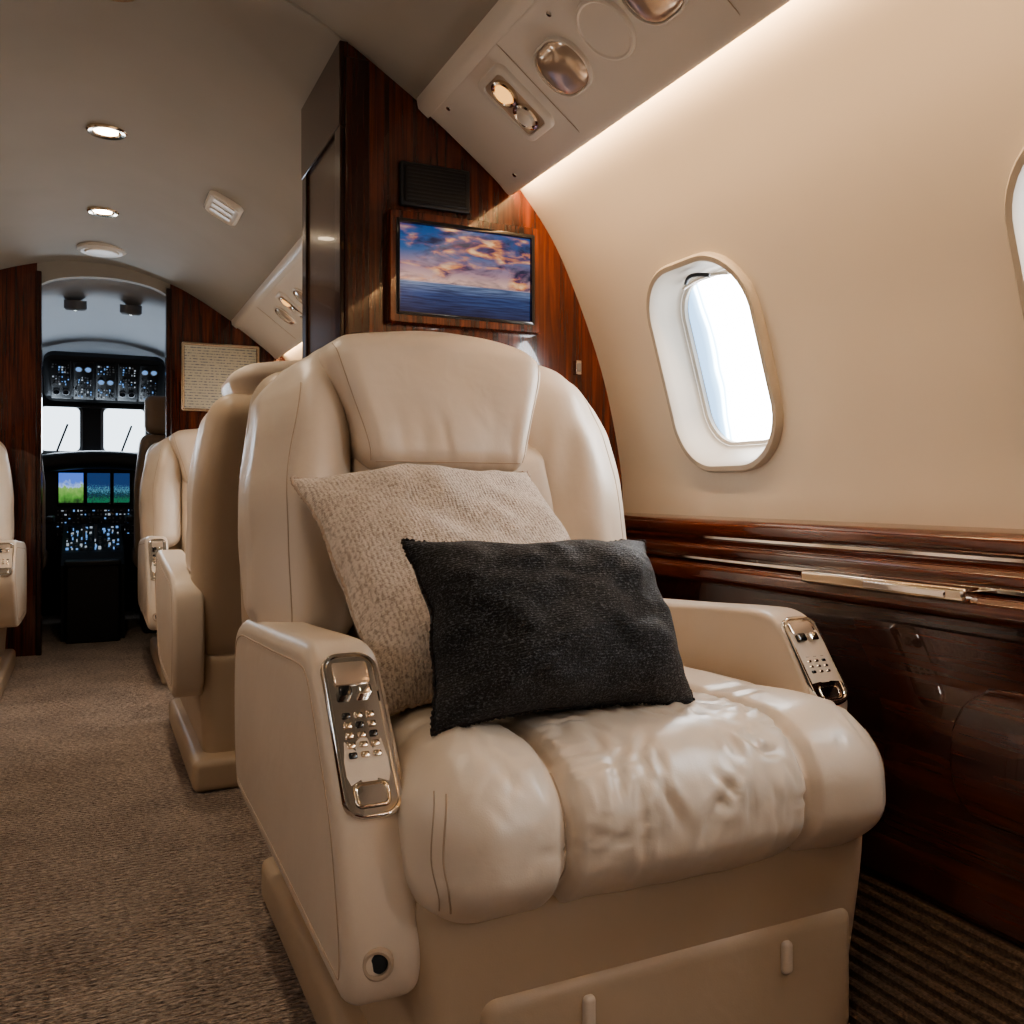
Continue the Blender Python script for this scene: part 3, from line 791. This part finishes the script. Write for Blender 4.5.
for i,x in enumerate((-.24,-.12,0,.12,.24)):
    loft('switch_module',[(.108,.27,.006,.004),(.108,.27,.006,.012),(.102,.264,.004,.014)],M@Matrix.Translation((x,0,0)),M_black,e,cap1=True,n=3)
    for q,yy in enumerate((-.085,.0,.085)):
        Mq=M@Matrix.Translation((x,yy,.0145))
        if (i+q)%3==0:
            for dx in (-.025,.025):
                revolve('gauge',[(.020,0),(.020,.004),(.016,.005)],Mq@Matrix.Translation((dx,0,0)),M_grey,e,n=16,cap=False)
                revolve('gauge_face',[(.016,.003),(.001,.003)],Mq@Matrix.Translation((dx,0,0)),M_bl if q else M_gloss,e,n=16)
        else: control_field('switches',Mq,.095,.07,6,4,e,MM,seed=i*7+q,fill=.7)
e=empty('cockpit_instrument_panel')
soft_box('glareshield',(-.60,5.72,.925),(.75,6.06,1.03),.045,.04,lambda p:Vector((p.x,p.y,p.z-.10*((p.x-.07)/.6)**2)),None,M_black,e)
box('panel_face',(-.62,5.86,.42),(.76,6.06,.96),M_dgrey,e,.01)
for k_,(x0,x1,mt) in enumerate(((-.165,-.035,M_pfd),(-.015,.108,M_mfd),(.128,.215,M_mfd),(-.42,-.29,M_pfd),(.30,.43,M_pfd))):
    box('display_bezel',(x0-.008,5.845,.705),(x1+.008,5.87,.908),M_black,e,.004)
    mesh_obj('display',[(x0,5.844,.725),(x1,5.844,.725),(x1,5.844,.9),(x0,5.844,.9)],[(0,1,2,3)],mt,e,smooth=False)
M=Mat((1,0,0),(0,0,1),(0,-1,0),(.03,5.858,.61));control_field('switches',M,.42,.16,20,7,e,MM,seed=9)
for x in (-.10,.17):
    tube('yoke_column',[(x,5.80,.45),(x,5.66,.60)],.012,M_black,e)
e=empty('cockpit_center_pedestal')
extrude('body',[(-.14,5.30,0),(-.14,5.30,.40),(-.14,5.42,.46),(-.14,5.84,.60),(-.14,5.84,0)],(.31,0,0),M_dgrey,e,smooth=False)
box('rear_box',(-.115,5.20,.0),(.145,5.32,.42),M_black,e,.01)
box('rear_box_lid',(-.12,5.18,.40),(.15,5.34,.43),M_black,e,.008)
ya=Vector((0,.44,.14)).normalized();M=Mat((1,0,0),ya,Vector((1,0,0)).cross(ya),(.015,5.62,.524));control_field('keys',M,.28,.36,12,12,e,MM,d=.01,seed=11)
for x in (-.03,.03):
    tube('throttle_lever',[(x,5.6,.51),(x,5.57,.62)],.008,M_grey,e);soft_box('throttle_knob',(x-.02,5.55,.61),(x+.02,5.59,.65),.01,.02,None,None,M_black,e)
def crew(name,x,y):
    e=empty(name,(x,y,0))
    soft_box('seat_pan',(-.21,.0,.36),(.21,.42,.48),.05,.04,None,None,M_crew,e)
    soft_box('backrest',(-.21,-.10,.42),(.21,.03,1.10),.055,.03,lambda p:Vector((p.x*(1-.12*sm((p.z-.8)/.3)),p.y-(p.z-.45)*.12,p.z)),None,M_crew,e)
    soft_box('headrest',(-.16,-.16,1.10),(.16,-.06,1.31),.045,.03,None,None,M_crew,e)
    box('armrest',(-.245,.0,.62),(-.205,.3,.66),M_black,e,.012);box('armrest_outer',(.205,.0,.62),(.245,.3,.66),M_black,e,.012)
    box('pedestal',(-.16,.05,.0),(.16,.40,.37),M_dgrey,e,.02)
    for xx in (-.07,.07):tube('headrest_post',[(xx,-.12,1.03),(xx,-.115,1.12)],.008,M_chrome,e)
crew('crew_seat',.425,5.34);crew('crew_seat',-.42,5.34)
# ------------------------------------------------------------------ lights & world
W=bpy.data.worlds.new('sky');S.world=W;W.use_nodes=True
W.node_tree.nodes['Background'].inputs[0].default_value=(.75,.85,1,1);W.node_tree.nodes['Background'].inputs[1].default_value=1.0
L=bpy.data.lights.new('cockpit_daylight','AREA');L.energy=12;L.size=.6;L.color=(.75,.87,1)
o=bpy.data.objects.new('cockpit_daylight',L);o.location=(.06,6.03,1.2);o.rotation_euler=(math.radians(-78),0,0);link(o)
# ------------------------------------------------------------------ camera
cam=bpy.data.cameras.new('camera');cam.sensor_width=36;cam.lens=900/1024*36;cam.shift_y=-22/1024;cam.clip_start=.02
c=bpy.data.objects.new('camera',cam);c.location=(0,0,.8);c.rotation_euler=(math.radians(90),0,-math.atan(422/900));link(c)
S.camera=c
